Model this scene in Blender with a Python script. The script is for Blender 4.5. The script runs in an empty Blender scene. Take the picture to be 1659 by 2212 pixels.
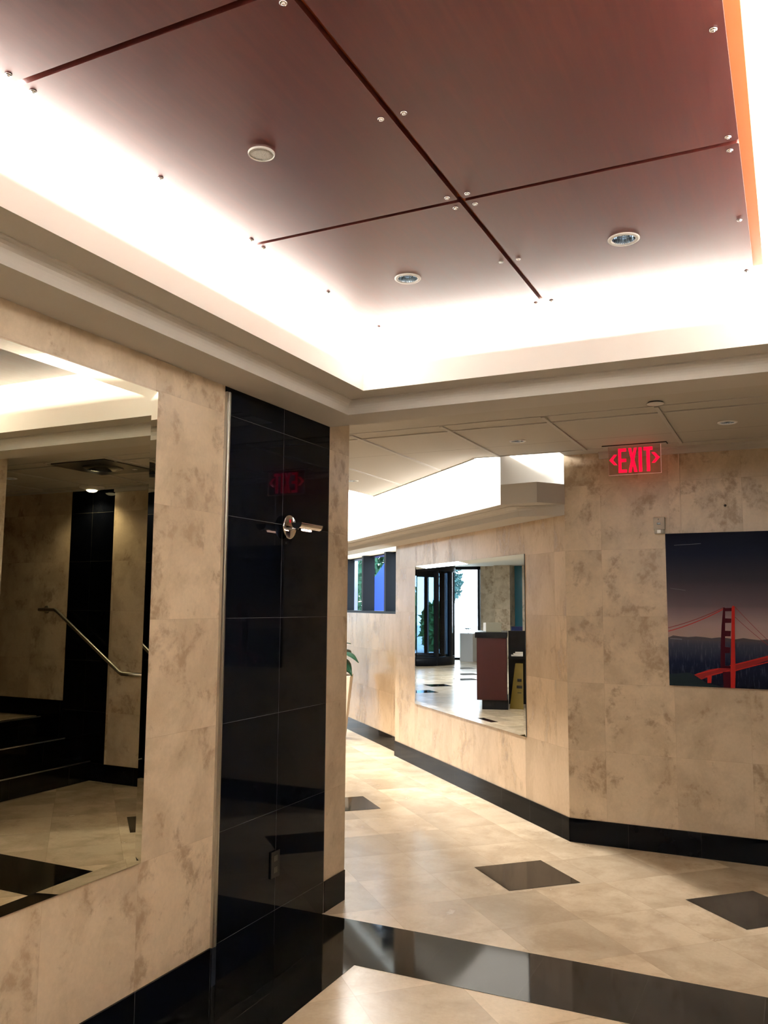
import bpy, bmesh, math, random
from mathutils import Vector, Matrix
random.seed(7)
S = 2**-.5
PI = math.pi
scn = bpy.context.scene
C = scn.collection

# ------------------------------------------------------------------ camera
F, PIT, ROL, YAW = 1827.4, 0.1110008, 0.00681541, 0.4484225
h = Vector((-math.sin(YAW), math.cos(YAW), 0)); r0 = Vector((math.cos(YAW), math.sin(YAW), 0)); z_ = Vector((0, 0, 1))
fw = h*math.cos(PIT)+z_*math.sin(PIT); up0 = z_*math.cos(PIT)-h*math.sin(PIT)
rt = r0*math.cos(ROL)+up0*math.sin(ROL); up = up0*math.cos(ROL)-r0*math.sin(ROL)
cam_d = bpy.data.cameras.new('camera'); cam = bpy.data.objects.new('camera', cam_d); C.objects.link(cam)
cam_d.sensor_fit = 'VERTICAL'; cam_d.sensor_height = 36.0; cam_d.lens = F*36.0/2212; cam_d.clip_start = .02
M = Matrix((rt, up, -fw)).transposed().to_4x4(); M.translation = Vector((0, 0, 1.5)); cam.matrix_world = M
scn.camera = cam

# ------------------------------------------------------------------ world, lamps, exposure
scn.view_settings.view_transform = 'Standard'; scn.view_settings.look = 'None'
scn.view_settings.exposure = 0.0; scn.view_settings.gamma = 1.0; scn.view_settings.use_curve_mapping = False
wd = bpy.data.worlds.new('world'); scn.world = wd; wd.use_nodes = True
bg = wd.node_tree.nodes['Background']; bg.inputs[0].default_value = (.74, .88, 1, 1); bg.inputs[1].default_value = 12.0

def area(name, loc, size, direction, power, color=(1, .9, .78)):
    l = bpy.data.lights.new(name, 'AREA'); l.shape = 'RECTANGLE'; l.size, l.size_y = size; l.energy = power; l.color = color
    o = bpy.data.objects.new(name, l); C.objects.link(o); o.location = loc
    d = Vector(direction).normalized()
    o.rotation_euler = d.to_track_quat('-Z', 'Y').to_euler()
    return o
WARM = (1, .965, .92)
# fluorescent battens lying on the floating panel's edges, shining out at the recess walls
COVE = 78
def batten(a, b, out, power, color=WARM, up=.15):
    a = Vector(a); b = Vector(b); L = (b-a).length
    l = bpy.data.lights.new('cove_light', 'AREA'); l.shape = 'RECTANGLE'; l.size = L; l.size_y = .035; l.energy = power*L; l.color = color
    o = bpy.data.objects.new('cove_light', l); C.objects.link(o)
    zax = -(Vector(out)+Vector((0, 0, up))).normalized(); xax = (b-a).normalized(); yax = zax.cross(xax)
    m = Matrix((xax, yax, zax)).transposed().to_4x4(); m.translation = (a+b)/2; o.matrix_world = m
batten((-1.615, -.6, 2.835), (-1.615, 3.30, 2.835), (-1, 0, 0), COVE)
batten((-1.60, 3.308, 2.835), (-.09, 3.308, 2.835), (0, 1, 0), COVE*1.5)
batten((-.072, 3.30, 2.835), (-.072, -.6, 2.835), (1, 0, 0), COVE)
batten((-1.62, -.62, 2.835), (-.09, -.62, 2.835), (0, -1, 0), COVE)
# lobby: battens on top of the hall ceiling's diagonal edge, and the lobby's ceiling lamp
batten((-2.00, 5.565, 2.64), (-6.4, 9.965, 2.64), (S, S, 0), 68, WARM, up=-1.1)
batten((-1.98, 5.44, 2.60), (-1.50, 5.44, 2.60), (0, 1, 0), 22, WARM, up=.5)
area('lobby_light', (-5.6, 7.0, 3.08), (3.2, 2.4), (0, 0, -1), 60, (1, .93, .83))
area('lobby_daylight_fill', (-12.5, 11.0, 2.62), (3.0, 1.6), (0, 0, -1), 260, (.86, .95, 1))  # added cool fill standing in for daylight deep in the lobby

# ------------------------------------------------------------------ materials
def newmat(name):
    m = bpy.data.materials.new(name); m.use_nodes = True
    n = m.node_tree; b = n.nodes['Principled BSDF']
    return m, n, b
def plain(name, col, rough=.5, metal=0, emit=0, ecol=None, spec=.5, coat=0, bump=0, bscale=60):
    m, n, b = newmat(name)
    b.inputs['Base Color'].default_value = (*col, 1); b.inputs['Roughness'].default_value = rough
    b.inputs['Metallic'].default_value = metal; b.inputs['Specular IOR Level'].default_value = spec
    b.inputs['Coat Weight'].default_value = coat
    if emit:
        b.inputs['Emission Color'].default_value = (*(ecol or col), 1); b.inputs['Emission Strength'].default_value = emit
    if bump:
        t = n.nodes.new('ShaderNodeTexNoise'); t.inputs['Scale'].default_value = bscale; t.inputs['Detail'].default_value = 4
        tc = n.nodes.new('ShaderNodeTexCoord'); n.links.new(tc.outputs['Object'], t.inputs['Vector'])
        bp = n.nodes.new('ShaderNodeBump'); bp.inputs['Strength'].default_value = bump; bp.inputs['Distance'].default_value = .002
        n.links.new(t.outputs[0], bp.inputs['Height']); n.links.new(bp.outputs[0], b.inputs['Normal'])
    return m
class N:
    """tiny node-graph helper"""
    def __init__(s, nt): s.nt = nt
    def _in(s, sock, v):
        if hasattr(v, 'is_output'): s.nt.links.new(v, sock)
        else: sock.default_value = v
    def math(s, op, a, b=0.0, c=0.0):
        n = s.nt.nodes.new('ShaderNodeMath'); n.operation = op
        s._in(n.inputs[0], a); s._in(n.inputs[1], b); s._in(n.inputs[2], c); return n.outputs[0]
    def vec(s, op, a, b=None, scale=None):
        n = s.nt.nodes.new('ShaderNodeVectorMath'); n.operation = op
        s._in(n.inputs[0], a)
        if b is not None: s._in(n.inputs[1], b)
        if scale is not None: s._in(n.inputs['Scale'], scale)
        return n.outputs[0]
    def noise(s, v, scale, detail=5, rough=.6, dist=0.0):
        n = s.nt.nodes.new('ShaderNodeTexNoise'); s._in(n.inputs['Vector'], v)
        n.inputs['Scale'].default_value = scale; n.inputs['Detail'].default_value = detail
        n.inputs['Roughness'].default_value = rough; n.inputs['Distortion'].default_value = dist; return n.outputs[0]
    def ramp(s, v, stops):
        n = s.nt.nodes.new('ShaderNodeValToRGB'); s._in(n.inputs[0], v)
        cr = n.color_ramp
        while len(cr.elements) < len(stops): cr.elements.new(.5)
        for e, (p, c) in zip(cr.elements, stops): e.position = p; e.color = (*c, 1) if len(c) == 3 else c
        return n.outputs[0]
    def smooth(s, v, a, b):
        n = s.nt.nodes.new('ShaderNodeMapRange'); n.interpolation_type = 'SMOOTHSTEP'
        s._in(n.inputs[0], v); n.inputs[1].default_value = a; n.inputs[2].default_value = b; return n.outputs[0]
    def mix(s, f, a, b, mode='MIX'):
        n = s.nt.nodes.new('ShaderNodeMix'); n.data_type = 'RGBA'; n.blend_type = mode
        s._in(n.inputs[0], f); s._in(n.inputs[6], a); s._in(n.inputs[7], b); return n.outputs[2]

def stone(name, light, mid, dark, rough, patch=.8, seam=(.35, .25, .16), seam_w=.004, seam_amt=.35, var=.18, sharp=.07, seed=0, streak=1.0, fine=1.0, spec=.5):
    m, nt, b = newmat(name); g = N(nt)
    uvn = nt.nodes.new('ShaderNodeUVMap'); uv = uvn.outputs[0]
    tc = nt.nodes.new('ShaderNodeTexCoord'); pos = tc.outputs['Object']
    idx = g.vec('FLOOR', uv)
    wn = nt.nodes.new('ShaderNodeTexWhiteNoise'); wn.noise_dimensions = '3D'
    nt.links.new(g.vec('ADD', idx, (.5, .5, seed+.5)), wn.inputs['Vector'])
    off = g.vec('SCALE', wn.outputs['Color'], scale=30.0)
    p = g.vec('ADD', g.vec('MULTIPLY', pos, (1, 1, streak)), off)
    r = wn.outputs['Value']
    n1 = g.noise(p, 3.4, 7, .62, .3)
    n2 = g.noise(g.vec('ADD', p, (7, 3, 1)), 6.5, 10, .66, .25)
    n3 = g.noise(p, 60, 3, .6)
    n4 = g.noise(g.vec('ADD', p, (1, 9, 4)), 16, 6, .7, .4)
    base = g.mix(g.smooth(n1, .38, .62), (*light, 1), (*mid, 1))
    thr = g.math('ADD', g.math('ADD', n2, g.math('MULTIPLY', g.math('SUBTRACT', n1, .5), .5)), g.math('MULTIPLY', g.math('SUBTRACT', r, .5), .12))
    pm = g.math('MULTIPLY', g.smooth(thr, .53, .53+sharp), patch)
    pm = g.math('MULTIPLY', pm, g.smooth(n4, .34, .60))
    col = g.mix(pm, base, (*dark, 1))
    fl = g.math('MULTIPLY', g.smooth(n4, .62, .72), .35*fine)
    col = g.mix(fl, col, (*dark, 1))
    # grain and per-slab tone
    k = g.math('ADD', g.math('MULTIPLY', g.math('SUBTRACT', n3, .5), .22*fine), 1.0)
    k = g.math('MULTIPLY', k, g.math('ADD', g.math('MULTIPLY', g.math('SUBTRACT', r, .5), var), 1.0))
    comb = nt.nodes.new('ShaderNodeCombineColor')
    for i in range(3): nt.links.new(k, comb.inputs[i])
    col = g.mix(1.0, col, comb.outputs[0], 'MULTIPLY')
    fr = g.vec('FRACTION', uv); sp = nt.nodes.new('ShaderNodeSeparateXYZ'); nt.links.new(fr, sp.inputs[0])
    def edge(x): return g.math('SUBTRACT', .5, g.math('ABSOLUTE', g.math('SUBTRACT', x, .5)))
    e = g.math('MINIMUM', edge(sp.outputs[0]), edge(sp.outputs[1]))
    sm = g.math('MULTIPLY', g.math('SUBTRACT', 1.0, g.smooth(e, seam_w*.4, seam_w)), seam_amt)
    col = g.mix(sm, col, (*seam, 1))
    nt.links.new(col, b.inputs['Base Color'])
    rr = g.math('ADD', rough, g.math('MULTIPLY', pm, .08)); nt.links.new(rr, b.inputs['Roughness'])
    b.inputs['Specular IOR Level'].default_value = spec
    return m

trav = stone('travertine_wall', (.62, .50, .36), (.47, .37, .255), (.27, .185, .11), .32, patch=.8, streak=.9, sharp=.12)
trav_far = stone('travertine_wall_streaked', (.66, .50, .34), (.56, .42, .28), (.33, .23, .14), .24, patch=.75, streak=.5, sharp=.12, seed=9)
trav_floor = stone('travertine_floor', (.56, .45, .315), (.45, .35, .235), (.32, .235, .15), .23, patch=.6, seam=(.28, .2, .13), seam_w=.006, var=.36, sharp=.2, seed=3, streak=1, spec=.4)
granite = stone('black_granite', (.0012, .0016, .003), (.002, .0025, .004), (.003, .0035, .005), .035, patch=.3, seam=(.07, .068, .062), seam_w=.003, seam_amt=.6, seed=5, spec=.07)
granite_floor = stone('black_granite_floor', (.003, .003, .003), (.005, .0045, .004), (.008, .007, .006), .06, patch=.3, seam=(.045, .04, .03), seam_w=.004, seam_amt=.7, seed=6, spec=.2)
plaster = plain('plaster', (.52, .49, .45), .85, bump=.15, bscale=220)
white_plaster = plain('white_plaster', (.86, .84, .80), .8)
white_metal = plain('white_enamel', (.75, .73, .70), .35)
chrome = plain('chrome', (.75, .75, .76), .06, 1)
steel = plain('brushed_steel', (.55, .54, .50), .28, 1)
black_plastic = plain('black_plastic', (.008, .008, .009), .25)
black_metal = plain('black_frame', (.007, .008, .011), .4, spec=.12)
gap_shade_black = plain('dark_shadow_gap', (.01, .01, .01), .9)  # near-black colour painting the shade in gaps at ceiling fittings
mirror_m = plain('mirror_silver', (.68, .66, .53), .0, 1)
mirror_far_m = plain('mirror_silver_far', (.86, .88, .88), .0, 1)
mirror_edge = plain('mirror_edge', (.04, .06, .08), .1, .3)

def wood_mat():
    m, nt, b = newmat('cherry_veneer'); g = N(nt)
    tc = nt.nodes.new('ShaderNodeTexCoord'); p = g.vec('MULTIPLY', tc.outputs['Object'], (14, 1.1, 1))
    a = g.noise(p, 3.0, 6, .6, .4); c = g.noise(tc.outputs['Object'], 1.6, 4, .6)
    f = g.math('ADD', g.math('MULTIPLY', a, .6), g.math('MULTIPLY', c, .4))
    col = g.ramp(f, [(.3, (.050, .0095, .0085)), (.5, (.068, .013, .011)), (.7, (.095, .020, .014))])
    nt.links.new(col, b.inputs['Base Color']); b.inputs['Roughness'].default_value = .36
    nt.links.new(g.math('ADD', .30, g.math('MULTIPLY', a, .14)), b.inputs['Roughness'])
    b.inputs['Specular IOR Level'].default_value = .42
    return m
wood = wood_mat()
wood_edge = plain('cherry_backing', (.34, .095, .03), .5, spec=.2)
def glass_mat(name, tint=(.93, .97, 1), base=.06):
    m = bpy.data.materials.new(name); m.use_nodes = True; nt = m.node_tree; nt.nodes.clear()
    o = nt.nodes.new('ShaderNodeOutputMaterial'); mx = nt.nodes.new('ShaderNodeMixShader')
    t = nt.nodes.new('ShaderNodeBsdfTransparent'); t.inputs[0].default_value = (*tint, 1)
    gl = nt.nodes.new('ShaderNodeBsdfGlossy'); gl.inputs['Roughness'].default_value = .0
    fr = nt.nodes.new('ShaderNodeFresnel'); fr.inputs[0].default_value = 1.45
    ge = nt.nodes.new('ShaderNodeNewGeometry'); g = N(nt)
    nt.links.new(g.math('MULTIPLY', fr.outputs[0], g.math('SUBTRACT', 1.0, ge.outputs['Backfacing'])), mx.inputs[0]); nt.links.new(t.outputs[0], mx.inputs[1]); nt.links.new(gl.outputs[0], mx.inputs[2])
    nt.links.new(mx.outputs[0], o.inputs[0]); return m
glass = glass_mat('clear_glass'); acrylic = glass_mat('clear_acrylic', (.93, .86, .85))
smoke = glass_mat('tinted_glass', (.35, .45, .55))
red_glow = plain('red_lettering', (.8, .0, .02), .4, emit=1.5, ecol=(1, .0, .03))

def hall_ceiling_mat():
    m, nt, b = newmat('ceiling_tile'); g = N(nt)
    uv = nt.nodes.new('ShaderNodeUVMap').outputs[0]
    tc = nt.nodes.new('ShaderNodeTexCoord')
    sp = nt.nodes.new('ShaderNodeSeparateXYZ'); nt.links.new(uv, sp.inputs[0])
    fy = g.math('FRACT', sp.outputs[1]); d = g.math('SUBTRACT', .5, g.math('ABSOLUTE', g.math('SUBTRACT', fy, .5)))
    s = g.math('SUBTRACT', 1.0, g.smooth(d, .002, .009))
    s = g.math('MULTIPLY', s, g.math('GREATER_THAN', sp.outputs[1], -.05))
    s = g.math('MULTIPLY', s, g.math('LESS_THAN', sp.outputs[1], 1.6))
    nz = g.noise(tc.outputs['Object'], 260, 2, .6)
    base = g.mix(g.math('MULTIPLY', nz, .18), (.50, .465, .41, 1), (.38, .35, .30, 1))
    nt.links.new(g.mix(g.math('MULTIPLY', s, .75), base, (.22, .18, .14, 1)), b.inputs['Base Color'])
    b.inputs['Roughness'].default_value = .9; return m
tile_ceiling = hall_ceiling_mat()

# ------------------------------------------------------------------ mesh helpers
class MB:
    """collects shapes into one mesh; uv is a function world-position -> (u, v)"""
    def __init__(s): s.v = []; s.f = []; s.m = []; s.sm = []
    def face(s, pts, mi=0, smooth=False):
        i = len(s.v); s.v += [tuple(p) for p in pts]; s.f.append(list(range(i, i+len(pts)))); s.m.append(mi); s.sm.append(smooth); return s
    def grid(s, rows, mi=0, smooth=True, close=False):
        i = len(s.v); n = len(rows[0])
        for r in rows: s.v += [tuple(p) for p in r]
        for a in range(len(rows)-1):
            for b in range(n if close else n-1):
                c = (b+1) % n
                s.f.append([i+a*n+b, i+a*n+c, i+(a+1)*n+c, i+(a+1)*n+b]); s.m.append(mi); s.sm.append(smooth)
        return s
    def box(s, a, b, mi=0, M=None):
        x0, y0, z0 = a; x1, y1, z1 = b
        P = [Vector(p) for p in ((x0,y0,z0),(x1,y0,z0),(x1,y1,z0),(x0,y1,z0),(x0,y0,z1),(x1,y0,z1),(x1,y1,z1),(x0,y1,z1))]
        if M is not None: P = [M @ p for p in P]
        i = len(s.v); s.v += [tuple(p) for p in P]
        for q in ((0,3,2,1),(4,5,6,7),(0,1,5,4),(1,2,6,5),(2,3,7,6),(3,0,4,7)): s.f.append([i+k for k in q]); s.m.append(mi); s.sm.append(False)
        return s
    def prism(s, poly, z0, z1, mi=0, M=None):
        """poly: list of (x, y) counter-clockwise"""
        n = len(poly); P = [Vector((x, y, z0)) for x, y in poly]+[Vector((x, y, z1)) for x, y in poly]
        if M is not None: P = [M @ p for p in P]
        i = len(s.v); s.v += [tuple(p) for p in P]
        fs = [list(range(n-1, -1, -1)), list(range(n, 2*n))]+[[k, (k+1) % n, n+(k+1) % n, n+k] for k in range(n)]
        for q in fs: s.f.append([i+k for k in q]); s.m.append(mi); s.sm.append(False)
        return s
    def lathe(s, prof, c=(0, 0, 0), n=32, mi=0, smooth=True, M=None, cap=True):
        """prof: list of (r, z)"""
        i = len(s.v)
        for r, z in prof:
            for k in range(n):
                a = 2*PI*k/n; p = Vector((r*math.cos(a), r*math.sin(a), z))
                if M is not None: p = M @ p
                s.v.append(tuple(p+Vector(c)))
        for a in range(len(prof)-1):
            for k in range(n):
                c2 = (k+1) % n
                s.f.append([i+a*n+k, i+a*n+c2, i+(a+1)*n+c2, i+(a+1)*n+k]); s.m.append(mi); s.sm.append(smooth)
        if cap:
            if prof[0][0] > 1e-5: s.f.append([i+k for k in range(n)][::-1]); s.m.append(mi); s.sm.append(False)
            if prof[-1][0] > 1e-5: s.f.append([i+(len(prof)-1)*n+k for k in range(n)]); s.m.append(mi); s.sm.append(False)
        return s
    def tube(s, pts, r, n=14, mi=0, rs=None):
        pts = [Vector(p) for p in pts]; rows = []; prev = None
        for k, p in enumerate(pts):
            t = ((pts[min(k+1, len(pts)-1)]-p).normalized()+(p-pts[max(k-1, 0)]).normalized())
            t = t.normalized() if t.length > 1e-6 else Vector((0, 0, 1))
            ref = prev if prev is not None else (Vector((0, 0, 1)) if abs(t.z) < .9 else Vector((1, 0, 0)))
            u = (ref-t*ref.dot(t)).normalized(); prev = u; w = t.cross(u)
            # widen the ring at a corner so the pipe keeps its width
            seg = (pts[min(k+1, len(pts)-1)]-p) if k < len(pts)-1 else (p-pts[k-1]); cs = max(.4, abs(seg.normalized().dot(t)))
            rr = (rs[k] if rs else r)
            rows.append([p+(u*math.cos(2*PI*j/n)+w*math.sin(2*PI*j/n))*rr for j in range(n)])
        s.grid(rows, mi, True, close=True)
        i = len(s.v); s.v += [tuple(p) for p in rows[0]]+[tuple(p) for p in rows[-1]]
        s.f.append([i+j for j in range(n)][::-1]); s.f.append([i+n+j for j in range(n)]); s.m += [mi, mi]; s.sm += [False, False]
        return s
    def build(s, name, mats, parent=None, uv=None, bevel=0, loc=None):
        me = bpy.data.meshes.new(name)
        v = s.v
        if loc is not None: L = Vector(loc); v = [tuple(Vector(p)-L) for p in v]
        me.from_pydata(v, [], s.f)
        for mt in (mats if isinstance(mats, (list, tuple)) else [mats]): me.materials.append(mt)
        for p, mi, sm in zip(me.polygons, s.m, s.sm): p.material_index = mi; p.use_smooth = sm
        if uv:
            ul = me.uv_layers.new(name='UVMap')
            for p in me.polygons:
                for li in p.loop_indices:
                    co = Vector(s.v[me.loops[li].vertex_index]); ul.data[li].uv = uv(co)
        bm = bmesh.new(); bm.from_mesh(me)
        if not uv:
            bmesh.ops.remove_doubles(bm, verts=bm.verts, dist=1e-5)
            bmesh.ops.recalc_face_normals(bm, faces=bm.faces)
        bm.to_mesh(me); bm.free(); me.update()
        o = bpy.data.objects.new(name, me); C.objects.link(o)
        if loc is not None: o.location = loc
        if parent is not None:
            o.parent = parent
            o.location = Vector(o.location)-parent_world(parent)
        if bevel:
            b = o.modifiers.new('bevel', 'BEVEL'); b.width = bevel; b.segments = 2; b.limit_method = 'ANGLE'
        return o
def parent_world(p):
    v = Vector(p.location)
    while p.parent: p = p.parent; v += Vector(p.location)
    return v
def tag(o, label=None, cat=None, group=None, kind=None):
    if label: o['label'] = label
    if cat: o['category'] = cat
    if group: o['group'] = group
    if kind: o['kind'] = kind
    return o
def thing(name, label, cat, loc=(0, 0, 0), group=None):
    o = bpy.data.objects.new(name, None); C.objects.link(o); o.location = loc; o.empty_display_size = .1
    return tag(o, label, cat, group)
def struct(name, mb, mat, uv=None, **k): return tag(mb.build(name, mat, uv=uv, **k), kind='structure')
def dup(root, loc, label=None, group=None):
    r = root.copy(); C.objects.link(r); r.location = loc
    if label: r['label'] = label
    if group: r['group'] = group
    for ch in list(root.children):
        c = ch.copy(); C.objects.link(c); c.parent = r
        for g in ch.children:
            d = g.copy(); C.objects.link(d); d.parent = c
    return r

TZ, TW = .148, .4325
XW, YP = -2.143, 5.632            # left wall plane, picture wall plane
KF = 4.276                        # far diagonal wall: x + y = KF
def uvw(axis, s0, sgn=1, w=TW): # metres along a direction -> tile units
    ax = Vector(axis)
    return lambda p: ((p.dot(ax)*sgn-s0)/w, (p.z-TZ)/TW)
def wallbox(name, P0, P1, z0, z1, thick, mat, uv, side=1):
    """solid wall whose visible face runs P0->P1; thickness goes to the left of that direction (side=1)"""
    a = Vector((*P0, 0)); b = Vector((*P1, 0)); d = (b-a).normalized(); n = Vector((-d.y, d.x, 0))*side*thick
    poly = [tuple(p.xy) for p in (a, b, b+n, a+n)]
    if side < 0: poly = poly[::-1]
    return struct(name, MB().prism(poly, z0, z1), mat, uv)

# ------------------------------------------------------------------ floor
fl = MB()
fl.face([(-19.2, -3.5, 0), (5.2, -3.5, 0), (5.2, 17.5, 0), (-19.2, 17.5, 0)], 0)
def pqv(p): return ((p.x+p.y)*S, (-p.x+p.y)*S)
def uvfloor(p):
    P, Q = pqv(p); return ((P-1.477)/.4275, (Q-3.30)/.4345)
fl.box((-19.2, -3.5, -.1), (5.2, 17.5, -.002))
floor = struct('floor', fl, trav_floor, uvfloor)
st = MB(); ZS = .0015
st.face([(XW, 3.326, ZS), (.5, 3.326, ZS), (.5, 3.778, ZS), (XW, 3.778, ZS)])
st.face([(XW, -1.5, ZS), (-1.724, -1.5, ZS), (-1.724, 3.326, ZS), (XW, 3.326, ZS)])
st.face([(.08, -1.5, ZS), (.5, -1.5, ZS), (.5, 3.326, ZS), (.08, 3.326, ZS)])
stripe = MB()
for f in st.f:
    P = [st.v[i] for i in f]; stripe.prism([(p[0], p[1]) for p in P], .0003, ZS)
struct('floor_border', stripe, granite_floor, lambda p: ((p.x+1.462)/.4345, (p.y-2.889)/.4375+.004))
dm = MB()
def insets():
    A = (2.193, 4.204)
    for P, Q in [A, (3.0, 3.366), (1.71, 6.153), (1.25, 8.10), (-.4, 9.3), (.85, 10.2), (2.6, 6.9+30)]:
        if Q > 30: continue
        c = [(P, Q), (P+.436, Q), (P+.436, Q+.432), (P, Q+.432)]
        dm.prism([((a-b)*S, (a+b)*S) for a, b in c], .0003, ZS)
    # lobby ones seen in the far mirror
    for x, y in [(-11.05, 10.47), (-13.9, 10.9), (-12.6, 10.45), (-9.8, 10.25), (-15.6, 11.6)]:
        P = (x+y)*S; Q = (-x+y)*S
        dm.prism([((a-b)*S, (a+b)*S) for a, b in ((P-.22, Q-.22), (P+.22, Q-.22), (P+.22, Q+.22), (P-.22, Q+.22))], .0003, ZS)
insets()
struct('floor_insets', dm, granite_floor, lambda p: (.5, .5))

# ------------------------------------------------------------------ walls
uv_left = uvw((0, 1, 0), 2.885)
uv_blk = uvw((0, 1, 0), 2.917, w=.4370)
wallbox('wall_left', (XW, 2.885), (XW, -3.4), 0, 2.43, .12, trav, uv_left, side=-1)
wallbox('wall_left_granite', (XW, 3.795), (XW, 2.885), 0, 2.43, .12, granite, uv_blk, side=-1)
wallbox('wall_left_end', (XW, 4.010), (XW, 3.795), 0, 2.62, .12, trav, uvw((0, 1, 0), 3.3), side=-1)
wallbox('wall_lobby_south', (XW-.12, 4.010), (-18.7, 4.010), 0, 3.2, .12, trav, uvw((1, 0, 0), 0), side=1)
# mirror-image right wall of the near room (out of frame, closes the room)
wallbox('wall_right', (.50, -3.4), (.50, 4.010), 0, 2.62, .12, trav, uvw((0, 1, 0), 2.885), side=-1)
wallbox('wall_hall_south', (.62, 4.010), (4.6, 4.010), 0, 2.62, .12, trav, uvw((1, 0, 0), 0), side=-1)
wallbox('wall_back', (XW-.12, -3.4), (.62, -3.4), 0, 2.43, .12, trav, uvw((1, 0, 0), 0), side=-1)
# picture wall: travertine, a black granite bay, travertine beside the stairs
uv_pic = uvw((1, 0, 0), -1.12)
wallbox('wall_picture', (-1.360, YP), (1.066, YP), 0, 2.53, .12, trav, uv_pic, side=1)
wallbox('wall_picture_granite', (1.066, YP), (1.572, YP), 0, 2.53, .12, granite, uvw((1, 0, 0), 1.066, w=.253), side=1)
wallbox('wall_stair', (1.572, YP), (4.6, YP), 0, 2.53, .12, trav, uvw((1, 0, 0), 1.572), side=1)
wallbox('wall_stair_end', (4.6, 4.0), (4.6, 5.75), 0, 2.53, .12, trav, uvw((0, 1, 0), 0), side=-1)
# diagonal far wall, then the recessed stretch with the strip window
Dv = Vector((-S, S, 0))
cr = Vector((-1.360, YP+.004, 0))
def dpt(d, off=0.0): p = cr+Dv*d+Vector((S, S, 0))*off; return (p.x, p.y)
uv_far = lambda p: (((Vector(p)-cr).dot(Dv)-.145)/.4345, (p.z-TZ)/TW)
JD = 3.30
wallbox('wall_far', dpt(0), dpt(JD), 0, 2.14, .30, trav_far, uv_far, side=-1)
RO = .085
wallbox('wall_window_lower', dpt(JD, RO), dpt(11.5, RO), 0, 1.420, .22, trav_far, uv_far, side=-1)
wallbox('wall_window_upper', dpt(JD, RO), dpt(11.5, RO), 2.10, 2.30, .22, white_plaster, uv_far, side=-1)
wallbox('wall_window_end', dpt(8.6, RO), dpt(11.5, RO), 1.42, 2.10, .22, trav_far, uv_far, side=-1)
# baseboards
def board(name, P0, P1, side, z0=0, z1=TZ, t=.008, mat=None, uv=None):
    a = Vector((*P0, 0)); b = Vector((*P1, 0)); d = (b-a).normalized(); n = Vector((d.y, -d.x, 0))*side*t
    poly = [tuple(p.xy) for p in (a, b, b+n, a+n)]
    return struct(name, MB().prism(poly, z0, z1), mat or granite, uv or (lambda p: (p.dot(d)/.43+.3, .5)))
board('baseboard_left', (XW, -3.4), (XW, 2.885), 1)
board('baseboard_left_end', (XW, 3.797), (XW, 4.012), 1, t=.004)
board('baseboard_picture', (-1.360, YP), (1.066, YP), 1)
board('baseboard_far', dpt(-.003), dpt(JD), -1)
board('baseboard_jog', dpt(JD), dpt(JD, RO), -1)
board('baseboard_window', dpt(JD, RO), dpt(11.5, RO), -1)
board('baseboard_right', (.50, -3.4), (.50, 4.01), -1)
# chrome channel at the seam between travertine and granite
struct('trim_1', MB().box((XW, 2.885, TZ), (XW+.012, 2.913, 2.405)).box((XW, 2.8995, TZ), (XW+.016, 2.9035, 2.405)), [steel], None)
struct('trim_2', MB().box((XW, 2.885, 0), (XW+.012, 2.913, TZ)), [black_metal], None)

# ------------------------------------------------------------------ near room: soffit, cove moulding, recess
X0, X1, Y0, Y1 = -2.138, .50, -1.5, 3.80
prof = [(0, 2.43), (.214, 2.43), (.214, 2.452), (.2155, 2.463), (.220, 2.474), (.228, 2.482), (.240, 2.487), (.258, 2.488), (.258, 2.494), (.383, 2.494), (.383, 3.06)]
so = MB()
def ring(o, z): return [(X0+o, Y0+o, z), (X1-o, Y0+o, z), (X1-o, Y1-o, z), (X0+o, Y1-o, z)]
def sweep(mb, pr, mi=0):
    for (a, za), (b, zb) in zip(pr[:-1], pr[1:]):
        A = ring(a, za); B = ring(b, zb)
        for k in range(4): mb.face([A[k], A[(k+1) % 4], B[(k+1) % 4], B[k]], mi)
sweep(so, prof[:10], 0)
# front riser up to the hall ceiling, outer edges and top closure
so.face([(X0, Y1, 2.43), (X1, Y1, 2.43), (X1, Y1, 3.1), (X0, Y1, 3.1)], 0)
for a, b in (((X0-.1, Y0), (X0-.1, Y1)), ((X1+.1, Y0), (X1+.1, Y1))):
    so.face([(*a, 2.43), (*b, 2.43), (*b, 3.1), (*a, 3.1)], 0)
for yb in (Y0,): so.face([(X0-.1, -3.5, 2.43), (X1+.1, -3.5, 2.43), (X1+.1, Y0, 2.43), (X0-.1, Y0, 2.43)], 0)
for xa, xb in ((X0-.13, X0), (X1, X1+.13)): so.face([(xa, Y0, 2.431), (xb, Y0, 2.431), (xb, Y1, 2.431), (xa, Y1, 2.431)], 0)
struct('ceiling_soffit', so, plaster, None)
rc = MB(); sweep(rc, [(.383, 2.494), (.383, 3.06)])
rc.box((X0, Y0, 3.06), (X1, Y1, 3.14))
struct('ceiling_recess', rc, white_plaster, None)

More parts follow.
